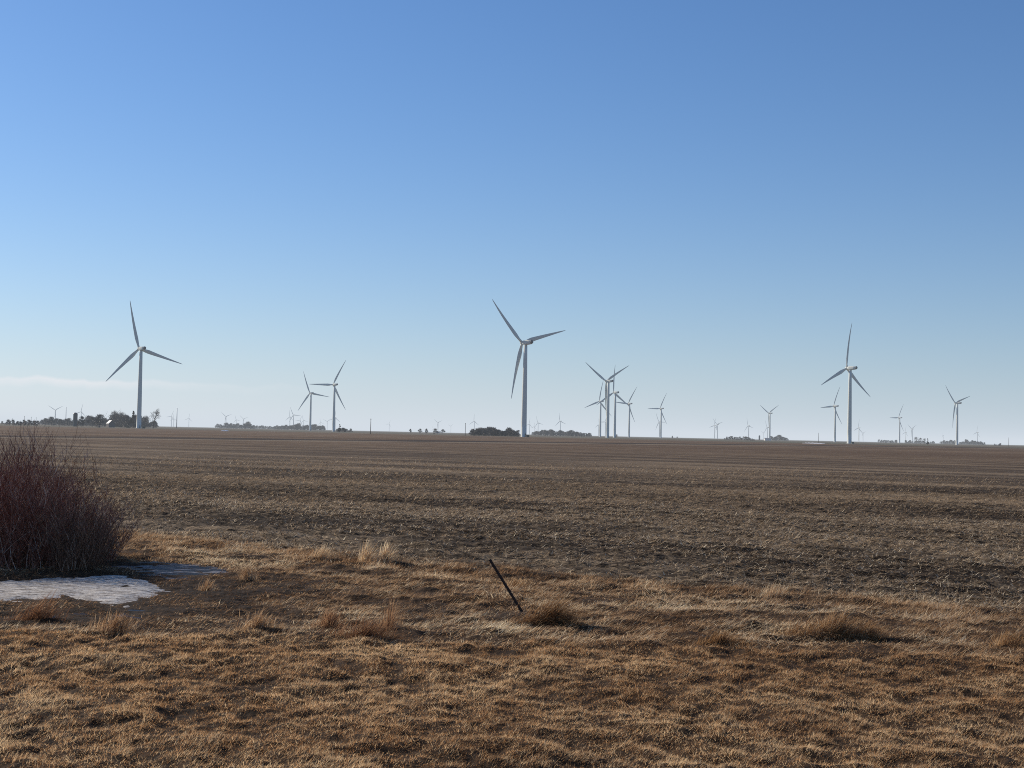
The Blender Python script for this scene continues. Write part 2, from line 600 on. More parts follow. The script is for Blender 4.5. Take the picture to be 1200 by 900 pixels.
# ------------------------------------------------------------------ tussocks
def tussock(px, py, label, n, spread, length, az, lean, curl, mat, tint=.5, wid=.006, name='grass_tussock', group=None, lean_sd=.3, az_sd=.6):
    cx, cy = gp(px, py)
    a = rng.uniform(0, 6.28, n); r = np.minimum(np.abs(rng.normal(0, .62, n)), 1.25)
    x = cx+np.cos(a)*r*spread[0]; y = cy+np.sin(a)*r*spread[1]
    z = ground_z(x, y)-.01
    z0 = gz(cx, cy)
    P = np.stack([x-cx, y-cy, z-z0], 1)
    hh = .82*length*rng.uniform(.25, 1.2, n)*np.clip(1-.35*r*r, .35, 1)
    me = blades(name, P, hh, np.full(n, wid)*rng.uniform(.6, 1.2, n), az+rng.normal(0, az_sd, n),
                np.clip(rng.normal(lean, lean_sd+.1, n), 0, 1.5), curl*rng.uniform(.4, 1.4, n),
                np.clip(rng.normal(tint, .2, n), 0, 1), mat, segs=4)
    o = obj(name, me, None, None, (cx, cy, z0))
    return tag(o, label, 'grass tussock', group)


G = 'grass tussocks in the rough strip'
tussock(637, 733, 'brown grass tussock arching right at the foot of the leaning dark stake', 2300, (.40, .11), .76, -.4, .98, 1.0, M_DRAPE, .40, .007, group=G, az_sd=.38)
tussock(975, 747, 'widest straw tussock, a long low mound with dark front at the right', 2800, (.62, .12), .52, -.5, .66, .9, M_DRAPE, .60, .008, group=G, az_sd=.9)
tussock(1015, 748, 'small tussock against the right end of the widest mound', 700, (.22, .16), .36, -.2, .4, .8, M_TUFT, .45, .006, group=G)
tussock(427, 660, 'pale upright grass clump, left of the bright pair at the field edge', 380, (.13, .12), .62, -.2, .25, .5, M_MAT, .85, .007, group=G)
tussock(449, 661, 'pale upright grass clump, right of the bright pair at the field edge', 460, (.14, .12), .62, .2, .2, .5, M_MAT, .85, .007, group=G)
tussock(376, 656, 'pale feathery grass clump left of the bright pair at the field edge', 380, (.22, .14), .42, .1, .4, .6, M_MAT, .8, .006, group=G)
tussock(291, 681, 'small round tussock with dark shaded side right of the bluish ice', 520, (.16, .13), .36, 2.6, .4, .8, M_MAT, .6, .006, group=G)
tussock(241, 692, 'small straw tuft on mud just below the bluish ice', 300, (.16, .1), .30, .2, .4, .7, M_MAT, .6, .006, group=G)
tussock(425, 746, 'reddish brown tussock with bristly stems at the top of the mown strip', 900, (.46, .2), .42, .0, .75, .5, M_RED, .55, .006, group=G)
tussock(455, 738, 'thin tuft of upright tan stems beside the reddish brown tussock', 240, (.16, .1), .5, .8, .2, .4, M_RED, .85, .005, group=G)
tussock(385, 737, 'low grey brown tuft left of the reddish brown tussock', 500, (.24, .15), .34, .3, .5, .6, M_RED, .7, .006, group=G)
tussock(135, 741, 'tan tuft with thin upright stems below the dark puddles', 600, (.35, .15), .38, .4, .35, .6, M_MAT, .5, .006, group=G)
tussock(38, 727, 'dark red stemmed tussock leaning right at the far left below the ice', 650, (.40, .2), .58, -.4, .8, .9, M_RED, .45, .006, group=G)
tussock(300, 738, 'low straw tuft on the dark bank between the puddles and the reddish tussock', 600, (.35, .14), .30, .1, .5, .7, M_MAT, .6, .006, group=G)
tussock(1185, 757, 'straw tuft at the right edge of the rough strip', 500, (.35, .15), .30, .1, .45, .7, M_TUFT, .5, .006, group=G)
tussock(905, 700, 'small bleached tuft at the field edge above the widest mound', 260, (.3, .12), .34, .4, .4, .6, M_MAT, .8, .005, group=G)
tussock(600, 688, 'small tan tuft at the field edge right of the stake top', 480, (.4, .15), .28, 0, .5, .8, M_TUFT, .55, .006, group=G)
tussock(843, 757, 'flat brown tuft left of the widest mound', 900, (.36, .13), .24, .2, .6, .7, M_TUFT, .35, .006, group=G)


# ------------------------------------------------------------------ stake
def stake():
    bx, by = gp(612, 718)
    z0 = gz(bx, by)
    d = math.hypot(bx, by)
    top = Vector((-.50, .10, .76)); ln = top.length
    mb = MB()
    # T-shaped rolled steel section with studs along the flange
    t, w, s = .006, .034, .030
    prof = [(-w/2, -t), (w/2, -t), (w/2, 0), (t/2, 0), (t/2, s), (-t/2, s), (-t/2, 0), (-w/2, 0)]
    mb.loft([[(x, y, z) for x, y in prof] for z in (-.25, ln-.01)])
    mb.loft([[(x*.9, y*.9, z) for x, y in prof] for z in (ln-.0098, ln)])
    me = mb.mesh('leaning_stake')
    mat = simple_mat('rusted_steel', (.030, .022, .019), (.085, .045, .028), 40, .7, .3, .002)
    o = obj('leaning_stake', me, mat, None, (bx, by, z0))
    o.rotation_mode = 'QUATERNION'
    o.rotation_quaternion = top.to_track_quat('Z', 'Y')
    mb = MB(); mb.box(-.006, .006, -t-.008, -t-.0005, 0, .012)
    sm = mb.mesh('stud')
    for k in range(14): obj('stud', sm, mat, o, (0, 0, .08+k*.06))
    tag(o, 'thin dark metal stake leaning left out of a brown tussock', 'stake')


stake()


# ------------------------------------------------------------------ shrubs
def twig_mesh(name, base, count, hfun, spread, mat, rad=.007, br=5, out=.25):
    """many thin upright stems, each with side twigs, as three-sided tubes in one numpy mesh"""
    segs = 6
    A = []; B = []; RA = []; TI = []
    paths = []
    def path(p, d, L, r0, r1, wob, n):
        pts = [p]
        for i in range(n):
            d = (d + np.array([rng.normal(0, wob), rng.normal(0, wob), rng.normal(.02, wob*.5)]))
            d = d/np.linalg.norm(d)
            p = p + d*(L/n)
            pts.append(p)
        ti = rng.random()
        if pts[-1][2] < 2.72: paths.append((np.array(pts), np.linspace(r0, r1, n+1), ti))
        return pts, d
    for i in range(count):
        bx, by = base()
        h = hfun(bx, by)*(rng.uniform(.72, 1.03) if rng.random() < .66 else rng.uniform(.2, .65))
        h *= .72+.5*float(noise(np.array([bx*1.6+9]), np.array([by*1.1]), 95)[0])
        if h < .15: continue
        a = rng.uniform(0, 6.28)
        o = abs(rng.normal(0, out))
        d = np.array([math.cos(a)*o+spread(bx), math.sin(a)*o, 1.0]); d /= np.linalg.norm(d)
        r0 = rad*rng.uniform(.6, 1.5)
        pts, dd = path(np.array([bx, by, gz0-.02]), d, h, r0, r0*.3, .16, segs)
        for b in range(rng.integers(max(br-2, 1), br+2)):
            k = rng.integers(1, segs+1)
            a = rng.uniform(0, 6.28)
            e = np.array([math.cos(a)*.85, math.sin(a)*.85, 1.0]) + (np.array(pts[k])-np.array(pts[k-1]))*1.5
            e /= np.linalg.norm(e)
            q, ee = path(np.array(pts[k]), e, h*rng.uniform(.15, .42), r0*.55, r0*.25, .16, 3)
            for rep_ in range(rng.integers(0, 3)):
                a = rng.uniform(0, 6.28)
                e2 = ee+np.array([math.cos(a)*.6, math.sin(a)*.6, .2]); e2 /= np.linalg.norm(e2)
                path(np.array(q[rng.integers(1, 3)]), e2, h*rng.uniform(.08, .2), r0*.35, r0*.15, .08, 2)
    V = []; Q = []; T = []; off = 0
    for pts, rr, ti in paths:
        n = len(pts)
        for k in range(3):
            c, s = math.cos(2.1*k), math.sin(2.1*k)
            V.append(pts+np.stack([c*rr, s*rr, np.zeros(n)], 1))
        for k in range(3):
            k2 = (k+1) % 3
            i = np.arange(n-1)
            Q.append(np.stack([off+k*n+i, off+k2*n+i, off+k2*n+i+1, off+k*n+i+1], 1))
        T += [ti]*(3*n)
        off += 3*n
    me = mesh_np(name, np.concatenate(V), np.concatenate(Q), None, True, {'tint': np.array(T)})
    me.materials.append(mat)
    return me


def shrub_mat(name, stops):
    m, nt, out = new_mat(name); g = NT(nt)
    col = g.ramp(g.attr('tint'), stops)
    z = g.n('ShaderNodeSeparateXYZ'); g.l(g.obco(), z.inputs[0])
    g.l(g.bsdf(col, .55, .3), out.inputs['Surface'])
    return m


M_SHRED = shrub_mat('red_stems', [(0, (.10, .028, .018)), (.5, (.27, .095, .062)), (.80, (.38, .20, .14)), (1, (.80, .62, .48))])
M_SHGREY = shrub_mat('brown_twigs', [(0, (.06, .026, .015)), (.5, (.17, .080, .046)), (.9, (.28, .16, .10)), (1, (.60, .44, .31))])


def shrub(name, label, x0, x1, y0, y1, count, hfun, spread, mat, rad, br, out):
    global gz0
    cx, cy = (x0+x1)/2, (y0+y1)/2
    gz0 = 0.0
    z0 = gz(cx, cy)
    def base():
        while True:
            u, v = rng.uniform(-1, 1), rng.uniform(-1, 1)
            if u*u+v*v <= 1: return u*(x1-x0)/2, v*(y1-y0)/2
    me = twig_mesh(name, base, count, lambda x, y: hfun(x+cx), lambda x: spread(x+cx), mat, rad, br, out)
    o = obj(name, me, None, None, (cx, cy, z0))
    return tag(o, label, 'shrub')


shrub('bare_shrub', 'tall dense leafless thicket with dark red stems at the left edge', -12.8, -7.5, 25.7, 30.4, 1650,
      lambda x: (2.62 - max(0, x+8.8)*1.0 - max(0, -9.2-x)*.14)*.79, lambda x: max(0, x+8.5)*.32, M_SHRED, .0060, 15, .20)
shrub('bare_shrub', 'lower leafless shrub with fine brown twigs spreading right beside the red thicket', -8.1, -7.35, 25.8, 27.6, 220,
      lambda x: 1.22-max(0, x+7.9)*.7, lambda x: .12+max(0, x+7.8)*.5, M_SHGREY, .0065, 8, .32)


# ------------------------------------------------------------------ ice and snow
def ice_patch(key, name, label, cat, mat, lift, thick):
    poly = np.array(PATCH[key])
    x0, y0 = poly.min(0)-.3; x1, y1 = poly.max(0)+.3
    st = .045
    nx, ny = int((x1-x0)/st), int((y1-y0)/st)
    xs = x0+np.arange(nx)*st; ys = y0+np.arange(ny)*st
    X, Y = np.meshgrid(xs, ys, indexing='ij')
    D = patch_d(key, X.ravel(), Y.ravel()).reshape(X.shape)
    cx, cy = poly.mean(0)
    Z = ground_z(X.ravel(), Y.ravel()).reshape(X.shape)*0 - .045 + lift + thick*sstep(-.1, .5, D) - .10*sstep(.05, -.25, D) \
        + .8*thick*(fbm(X*3, Y*2.2, 81)-.5)*sstep(0, .3, D)
    keep = D > -.22
    idx = -np.ones(X.size, int)
    cell = keep[:-1, :-1] & keep[1:, :-1] & keep[1:, 1:] & keep[:-1, 1:]
    i, j = np.nonzero(cell)
    q = np.stack([i*ny+j, (i+1)*ny+j, (i+1)*ny+j+1, i*ny+j+1], 1)
    used = np.unique(q)
    idx[used] = np.arange(len(used))
    V = np.stack([X.ravel()-cx, Y.ravel()-cy, Z.ravel()], 1)[used]
    o = obj(name, mesh_np(name, V, idx[q], None, True), mat, None, (cx, cy, 0))
    return tag(o, label, cat)


def ice_mats():
    m, nt, out = new_mat('old_snow'); g = NT(nt)
    P = g.pos()
    a = g.noise(g.mapping(P, scale=(1, 3.4, 1), rot=(0, 0, .5)), 2.8, 6, .7); b = g.noise(P, 14, 5, .75)
    dirt = g.math('ADD', g.math('MULTIPLY', a, .6), g.math('MULTIPLY', b, .4))
    col = g.ramp(dirt, [(.36, (.055, .042, .033)), (.46, (.22, .185, .150)), (.52, (.50, .465, .415)), (.64, (.66, .625, .57))])
    g.l(g.bsdf(col, .6, .3, dirt, .05, .8), out.inputs['Surface'])
    m2, nt, out = new_mat('wet_ice'); g = NT(nt)
    P = g.pos()
    a = g.noise(g.mapping(P, scale=(1, 2.0, 1)), 2.2, 5, .6)
    col = g.ramp(a, [(.38, (.013, .012, .011)), (.52, (.030, .031, .036)), (.62, (.24, .24, .26))])  # dark mud and ice, the thicket's shadow also put into the colour
    g.l(g.bsdf(col, g.ramp(a, [(.4, .45), (.7, .7)]), .04, a, .06, 1.0), out.inputs['Surface'])
    m3, nt, out = new_mat('puddle'); g = NT(nt)
    P = g.pos()
    a = g.noise(P, 5, 4, .6)
    g.l(g.bsdf((.013, .013, .015, 1), g.ramp(a, [(.4, .35), (.75, .6)]), .06, a, .03, .8), out.inputs['Surface'])
    return m, m2, m3


M_SNOW, M_WET, M_POOL = ice_mats()
ice_patch('snow', 'snow_patch', 'large patch of dirty grey white old snow below the red thicket', 'snow patch', M_SNOW, .012, .040)
ice_patch('wet', 'ice_patch', 'dark bluish sheet of wet ice in the shadow right of the thicket', 'ice patch', M_WET, .018, .012)
ice_patch('pool', 'puddle', 'small dark blue puddle under the left half of the old snow', 'puddle', M_POOL, .010, .003)
ice_patch('pool2', 'puddle', 'small dark puddle on the mud under the right half of the old snow', 'puddle', M_POOL, .010, .003)


# ------------------------------------------------------------------ turbines
M_WHITE = simple_mat('turbine_white', (.66, .675, .605), (.72, .73, .66), .4, .8, .12)
M_DARK = simple_mat('turbine_dark', (.13, .135, .13), (.18, .185, .18), 1.0, .6, .3)
M_CONC = simple_mat('concrete', (.34, .33, .31), (.42, .41, .39), 1.0, .9, .2)
HUB_H, BLADE_L, OVER = 80.0, 49.5, 4.6


def circ(r, z, n=24, cx=0, cy=0):
    return [(cx+r*math.cos(2*math.pi*k/n), cy+r*math.sin(2*math.pi*k/n), z) for k in range(n)]


def turbine_meshes():
    d = {}
    m = MB()
    zs = [0, .3, .3, 12, 26, 26.001, 40, 52, 52.001, 66, 78.2]
    rr = [2.55, 2.55, 2.45, 2.32, 2.18, 2.18, 2.02, 1.87, 1.87, 1.68, 1.5]
    m.loft([circ(r, z, 28) for r, z in zip(rr, zs)])
    d['tower'] = (m.mesh('tower', True), M_WHITE)
    m = MB(); m.loft([circ(3.6, -.6, 28), circ(3.6, .12, 28), circ(3.3, .2, 28)])
    d['foundation'] = (m.mesh('foundation'), M_CONC)
    m = MB(); m.box(-.45, .45, -2.62, -2.40, .9, 3.2)
    for k in range(4): m.box(-.6, .6, -3.4+.3*k, -3.1+.3*k, 0, .22*(k+1))
    d['door'] = (m.mesh('door'), M_DARK)
    # nacelle: rounded box lofted along the axis, rotor toward +Y
    m = MB(); rings = []
    for y, w, h, zc in ((-7.6, 1.15, 1.25, 80.25), (-7.2, 1.5, 1.6, 80.2), (-4, 1.75, 1.85, 80.1), (0, 1.85, 1.95, 80.0), (2.2, 1.7, 1.8, 80.0), (3.0, 1.3, 1.4, 80.0)):
        ring = []
        for k in range(20):
            a = 2*math.pi*k/20
            c, s = math.cos(a), math.sin(a)
            e = .45
            ring.append((w*math.copysign(abs(c)**e, c), y, zc+h*math.copysign(abs(s)**e, s)))
        rings.append(ring)
    m.loft(rings)
    d['nacelle'] = (m.mesh('nacelle', True), M_WHITE)
    m = MB(); rings = []
    for y, r in ((-8.7, .4), (-8.65, 1.0), (-8.4, 1.4), (-8.0, 1.55), (-7.55, 1.45)):
        rings.append([(r*math.cos(2*math.pi*k/20), y, 80.45+r*math.sin(2*math.pi*k/20)) for k in range(20)])
    m.loft(rings)
    d['rear_cap'] = (m.mesh('rear_cap', True), M_DARK)  # nacelle's rear end, its shade put into the dark colour
    m = MB(); rings = []
    for y, r in ((-1.55, 1.25), (-1.0, 1.6), (0, 1.7), (1.0, 1.5), (1.8, 1.0), (2.2, .35)):
        rings.append([(r*math.cos(2*math.pi*k/20), y, r*math.sin(2*math.pi*k/20)) for k in range(20)])
    m.loft(rings)
    d['hub'] = (m.mesh('hub', True), M_WHITE)
    # blade along +Z: round root, widest at a fifth, thin swept tip
    m = MB(); rings = []
    for t in (0, .03, .06, .10, .15, .20, .27, .36, .46, .56, .66, .76, .86, .93, .97, 1.0):
        z = 1.2+t*(BLADE_L-1.2)
        if t < .2:
            u = t/.2; u = u*u*(3-2*u)
            ch = 2.1+(3.9-2.1)*u; th = 2.1*(1-u)+.95*u
        else:
            u = (t-.2)/.8
            ch = 3.9*(1-u)**.9+.45*u; th = .85*(1-u)**1.1+.05
            if t == 1.0: ch = .15
        tw = R(15)*(1-t)**2
        y0 = .035*z - 3.6*t**2.2          # coned forward, tip bent back by the wind
        x0 = -.12*(ch-2.0)*(1 if t > .05 else 0)
        ring = []
        for k in range(14):
            a = 2*math.pi*k/14
            c, s = math.cos(a), math.sin(a)
            px = x0 + ch*.5*c
            py = th*.5*s*(1.0 if t < .05 else (.65+.35*(-c)) )
            ring.append((px*math.cos(tw)-py*math.sin(tw), y0+px*math.sin(tw)+py*math.cos(tw), z))
        rings.append(ring)
    m.loft(rings)
    d['blade'] = (m.mesh('blade', True), M_WHITE)
    return d


TM = turbine_meshes()
YAW = 40.0


def turbine(label, bx, by, hy, hx=None, tips=(), group=None, phase=None, yaw=YAW, full=True):
    """bx,by photo position of the tower foot, hy height of its hub, tips the blade tips seen"""
    s = slope(bx+.0218*(by-hy), hy)
    dist = (HUB_H-CAMH)/s
    x, y = far(bx, by, dist)
    z = gz(x, y)
    dist = (HUB_H+z-CAMH)/s
    x, y = far(bx, by, dist); z = gz(x, y)
    root = bpy.data.objects.new('wind_turbine', None); COL.objects.link(root)
    root.empty_display_size = 5
    root.location = (x, y, z); root.rotation_euler = (0, 0, R(yaw))
    tag(root, label, 'wind turbine', group)
    n = math.hypot(x, y)
    k = max(.35, (-math.sin(R(yaw))*x+math.cos(R(yaw))*y)/n)
    if phase is None:
        if hx is None: hx = bx+.0218*(by-hy)-(OVER*.64)*FPX/dist
        sx = sy = 0
        for tx, ty in tips:
            th = math.atan2(-(ty-hy), (tx-hx)/k)+ROLL
            sx += math.cos(3*th); sy += math.sin(3*th)
        ph = math.atan2(sy, sx)/3
    else: ph = R(phase)
    for nm in ('foundation', 'tower', 'door', 'nacelle', 'rear_cap'):
        if nm in ('foundation', 'door') and not full: continue
        obj(nm, TM[nm][0], TM[nm][1], root)
    obj('hub', TM['hub'][0], TM['hub'][1], root, (0, OVER, HUB_H))
    for i in range(3):
        b = math.pi/2-(ph+i*2*math.pi/3)
        obj('blade', TM['blade'][0], TM['blade'][1], root, (0, OVER, HUB_H), (0, b, 0))
    return root


GT = 'wind turbines of the wind farm'
T = lambda *a, **k: turbine(*a, group=GT, **k)
T('white turbine at the left standing in front of the dark farm grove', 162.6, 500, 408.5, 165, [(153, 355), (209, 423), (127, 447)])
T('smaller of the two mid-size turbines near the left, one blade level to its right', 363.4, 503.5, 460.7, 364.3, [(357.7, 440.8), (385.5, 463.7), (351.3, 478.3)])
T('larger of the two mid-size turbines near the left, one blade level to its left', 390.7, 506.5, 450.7, 391.5, [(403.2, 423.7), (366.7, 451.4), (402.3, 476.8)])
T('tallest white turbine in the middle beside the dark bushy grove', 613.6, 512.3, 401.5, 612.5, [(574, 353), (665, 383), (597, 468)])
T('largest turbine of the cluster right of centre, two blades raised in a wide V', 711.8, 513.7, 446.7, 712, [(691.5, 427.7), (733.3, 425.3), (709.3, 479.7)])
T('second turbine of the cluster, just right of the largest, one blade straight up', 720.2, 511.2, 459.9, 720, [(721.1, 438.1), (734.8, 471.7), (705.2, 470.5)])
T('turbine on the left side of the cluster with a blade low to the left', 703.2, 511.2, 470.3, 703, [(706.5, 451), (690, 478.2), (709.9, 480.3)])
T('turbine on the right side of the cluster, one blade level to the left', 737, 512, 473, 736.6, [(743.5, 456.7), (724.2, 473), (740.4, 490)])
T('taller turbine of the overlapping pair right of the cluster', 774.3, 512.6, 478.7, 774.8, [(781, 464.6), (762.4, 479.4), (780.4, 491.7)])
T('lower turbine overlapping the taller one right of the cluster', 772.6, 512.6, 494.4, 772.4, [(768.2, 482.7)], full=False)
T('tall white turbine at the right with one blade almost straight up', 995.2, 518, 431.5, 993.3, [(998.5, 378), (967, 454), (1014, 461)])
T('turbine just left of the tall right one, half its height', 978.3, 516.4, 475.9, 979, [(985, 458.3), (962, 478.7), (986.5, 491.7)])
T('turbine over the small wood between the tall right one and the far right one', 1054, 518.5, 489.5, 1053.7, [(1057, 479.8), (1043.7, 489.9)])
T('tiny turbine just right of the tall right turbine', 1006.4, 517.5, 501.4, 1006.4, [(1006.8, 494.6), (1001, 504)], full=False)
T('tiniest turbine right of the tall right turbine, nearly at the horizon', 1011.3, 517.6, 507.6, 1011.3, [(1009, 504)], full=False)
T('white turbine at the far right with two blades raised in a V', 1121.4, 522, 472.4, 1122, [(1111, 459), (1137.7, 465.3), (1117.3, 495.3)])
T('small turbine with raised V blades above bare trees left of the far right one', 1069, 519, 502.7, 1069, [(1065.3, 497.6), (1072.7, 498.7)], full=False)
T('tiny turbine with one blade up between two small ones above the right wood', 1061.3, 518.8, 506.7, 1061.3, [(1061.5, 498), (1058, 508)], full=False)
T('tiny turbine above the wood just right of the far right turbine', 1145.3, 520, 506.7, 1145.3, [(1145.5, 501.5), (1140, 508.3)], full=False)
T('tiny edge-on turbine left of the far right one', 1105.2, 519.6, 510.5, 1105.2, phase=88, full=False, yaw=60)
T('front turbine of a small overlapping pair right of centre, blade low to the left', 837.3, 514.9, 498.7, 837.6, [(838.3, 488.8), (829.2, 499.7)])
T('rear turbine of a small overlapping pair right of centre, blade raised right', 840.6, 514.9, 497.4, 840.5, [(846, 495)], full=False)
T('small lone turbine between the overlapping pair and the tall V one', 877, 515.4, 498.9, 877, [(875.3, 491.3), (883, 500.3), (871.4, 504.2)])
T('slim turbine with V blades standing behind the small silo', 901.9, 515.9, 484.3, 901.7, [(891.6, 477.1), (911.4, 476.4), (901, 500)])
T('tiny turbine with V blades just right of the small silo', 894.5, 515.6, 507.1, 894.6, [(892, 504), (897.2, 504)], full=False)
T('tiny turbine half hidden behind the slim V blade turbine', 899.2, 515.8, 500.7, 899.2, [(898.6, 497.2), (906.5, 500.7)], full=False)
T('tiny turbine above the left end of the grove beside the tallest turbine', 555.6, 508, 493.6, 555.9, [(556.6, 489), (559.4, 495.6)])
T('tiny Y shaped turbine left of the lone pole near the middle', 528.3, 506.8, 499.4, 528.3, [(524.4, 497.4), (531.5, 496.9)], full=False)
T('tiny turbine touching the right side of the tallest turbine tower', 620.3, 510, 497, 620.6, [(621.6, 490)])
T('tiny turbine with one blade up above the left of the wood right of the tallest', 630.4, 509, 495.6, 630, [(629.4, 489), (635.4, 496)])
T('faintest turbine among those right of the tallest tower', 626, 509, 500, 626, phase=80, full=False)
T('small turbine above the middle of the wood right of the tallest', 656.4, 509.6, 493.4, 656.3, [(655.4, 484.4), (663, 495.6), (652, 497)])
T('small Y shaped turbine above the white farm shed near the middle', 513.2, 506.6, 495.4, 513.4, [(508.3, 490.2), (519.3, 491.9)])
T('small pale turbine alone right of the lone utility pole', 456, 505.3, 496.8, 456.2, [(457.2, 492), (450.2, 496.2)])
T('small Y shaped turbine above the left end of the farm grove', 64.6, 497.5, 480.6, 64.5, [(57, 476.6), (71.6, 477.4)])
T('small turbine just right of the dark silo', 94.8, 498, 482.5, 94.9, [(96.5, 474.5), (90.5, 483.5), (99.5, 486.5)])
T('left turbine of a small pair on bare horizon right of the left grove', 200.8, 499.5, 488, 201.4, [(203.2, 481.3), (193.8, 488)])
T('right turbine of a small pair on bare horizon right of the left grove', 203.3, 499.5, 490.6, 203.3, [(203.6, 485), (200.5, 493)], full=False)
T('tiny pale turbine right of the tall grey mast', 221.2, 500, 490.3, 221.3, [(222, 483.5), (215.5, 492)], full=False)
T('left Y shaped turbine above the long low wood', 264.6, 502, 488.1, 264.4, [(258.3, 483.4), (271.2, 486.3)])
T('faint turbine between two Y shaped ones above the long low wood', 276.7, 502, 491.9, 276.7, [(275.5, 488.7), (274.7, 494.7), (279.3, 493.3)], full=False)
T('right Y shaped turbine above the long low wood', 285.4, 502, 491, 285.7, [(281.7, 487.5), (290.4, 489.3)])
T('thin edge-on turbine at the left of the small group by the mid-size pair', 339.5, 503, 488.7, 339.6, phase=91, yaw=58)
T('tallest turbine of the small group left of the mid-size pair', 343.7, 503.4, 486.3, 343.9, [(341.3, 480.3), (352.7, 487.5)])
T('turbine in the middle of the small group with a level blade', 351.5, 503.6, 492.5, 351.4, [(345, 492.7)], full=False)
T('right turbine of the small group left of the mid-size pair', 355.6, 503.7, 492.7, 355.5, [(354, 487.3), (359.7, 494)], full=False)
T('faint turbine low between the two mid-size turbines', 375.6, 504, 495, 375.6, [(374.8, 490.7), (373.3, 496.3), (379, 495.6)], full=False)
T('small Y shaped turbine between the two mid-size turbines', 383.3, 504.5, 494, 383.3, [(378.3, 492), (389.3, 490.7)], full=False)
T('small turbine hidden behind the larger mid-size turbine tower', 392.6, 505, 489.3, 393.2, [(397.7, 493.3), (387, 492.5)])
T('turbine outside the left edge, only one level blade tip showing', -13, 496, 481, -13, [(6, 480.6)])
T('faint turbine behind the largest turbine of the cluster', 709.2, 511.4, 494.4, 709.2, [(704.6, 494.6)], full=False)
T('faint edge-on turbine at the far left of the cluster', 701.2, 511, 498, 701.2, phase=85, full=False, yaw=58)


# dark boxes on pads beside the nearest towers
def at_dist(px, dist):
    yb = 508.6+(px-614)*.0218
    return far(px, yb, dist)


def foot_box(px, dist, label):
    x, y = at_dist(px, dist)
    m = MB(); m.box(-1.3, 1.3, -.9, .9, .14, 1.9)
    root = obj('dark_box', m.mesh('dark_box'), M_BOX, None, (x, y, gz(x, y)), (0, 0, .3))
    m = MB(); m.box(-1.6, 1.6, -1.2, 1.2, -.3, .139); obj('pad', m.mesh('pad'), M_CONC, root)
    m = MB(); m.box(-1.25, -.02, -.95, -.903, .25, 1.8); obj('door', m.mesh('door'), M_BOX, root)
    m = MB(); m.box(.02, 1.25, -.95, -.903, .25, 1.8); obj('door', m.mesh('door'), M_BOX, root)
    tag(root, label, 'transformer cabinet', 'dark boxes at turbine feet')


M_BOX = simple_mat('dark_green', (.03, .045, .035), (.045, .06, .05), 2, .5, .4)
foot_box(618.2, 1246, 'dark box right of the foot of the tallest middle turbine')
foot_box(168.3, 1495, 'dark box right of the foot of the left turbine')
foot_box(999.0, 1590, 'dark box right of the foot of the tall right turbine')


# ------------------------------------------------------------------ trees
M_BARK = simple_mat('grey_bark', (.06, .05, .042), (.10, .085, .07), 2, .9, .2)
M_TWIG = shrub_mat('winter_twigs', [(0, (.07, .064, .060)), (.5, (.13, .118, .108)), (1, (.21, .19, .17))])
M_CONIF = shrub_mat('conifer_needles', [(0, (.014, .020, .014)), (.5, (.026, .034, .022)), (1, (.045, .052, .034))])


def crown_slivers(kind, H, W, n, seed, base_f):
    """crown built of many thin twig slivers gathered in clumps"""
    r = np.random.default_rng(seed)
    clumps = []
    nc = 16
    for i in range(nc):
        a = r.uniform(0, 6.28)
        if kind == 'spruce':
            t = r.random()**.8
            z = H*(base_f+(1-base_f)*t); rad = W*.5*(1-t)*r.uniform(.3, 1)
            cr = max(.35, W*.2*(1-t*.8))
        else:
            t = r.random()
            z = H*(base_f+(1-base_f)*(.12+.78*t))
            rad = W*.5*math.sin(math.pi*min(.95, .2+.75*t))*r.uniform(.1, .95)
            cr = W*r.uniform(.13, .24)
        clumps.append((math.cos(a)*rad, math.sin(a)*rad, z, cr))
    c = np.array(clumps)[r.integers(0, nc, n)]
    d = r.normal(0, 1, (n, 3)); d /= np.linalg.norm(d, axis=1)[:, None]
    d *= (r.random(n)**.5)[:, None]
    P = c[:, :3]+d*c[:, 3:4]*np.array([1.1, 1.1, .85])
    P[:, 2] = np.clip(P[:, 2], H*base_f*.6, H)
    L = (.5+.9*r.random(n))*(H/10)**.5
    if kind == 'spruce': L *= .7
    out = P-np.array([0, 0, H*.35]); out /= np.linalg.norm(out, axis=1)[:, None]
    out = out+r.normal(0, .5, (n, 3)); out /= np.linalg.norm(out, axis=1)[:, None]
    side = np.cross(out, r.normal(0, 1, (n, 3))); side /= np.linalg.norm(side, axis=1)[:, None]
    wd = (.10 if kind == 'bare' else .20 if kind == 'bushy' else .3)*r.uniform(.6, 1.4, n)*(H/10)**.4
    V = np.stack([P-side*wd[:, None]*.5, P+side*wd[:, None]*.5, P+out*L[:, None]], 1).reshape(-1, 3)
    Tn = (np.arange(n)*3)[:, None]+np.array([[0, 1, 2]])
    return V, Tn, np.repeat(r.random(n), 3)


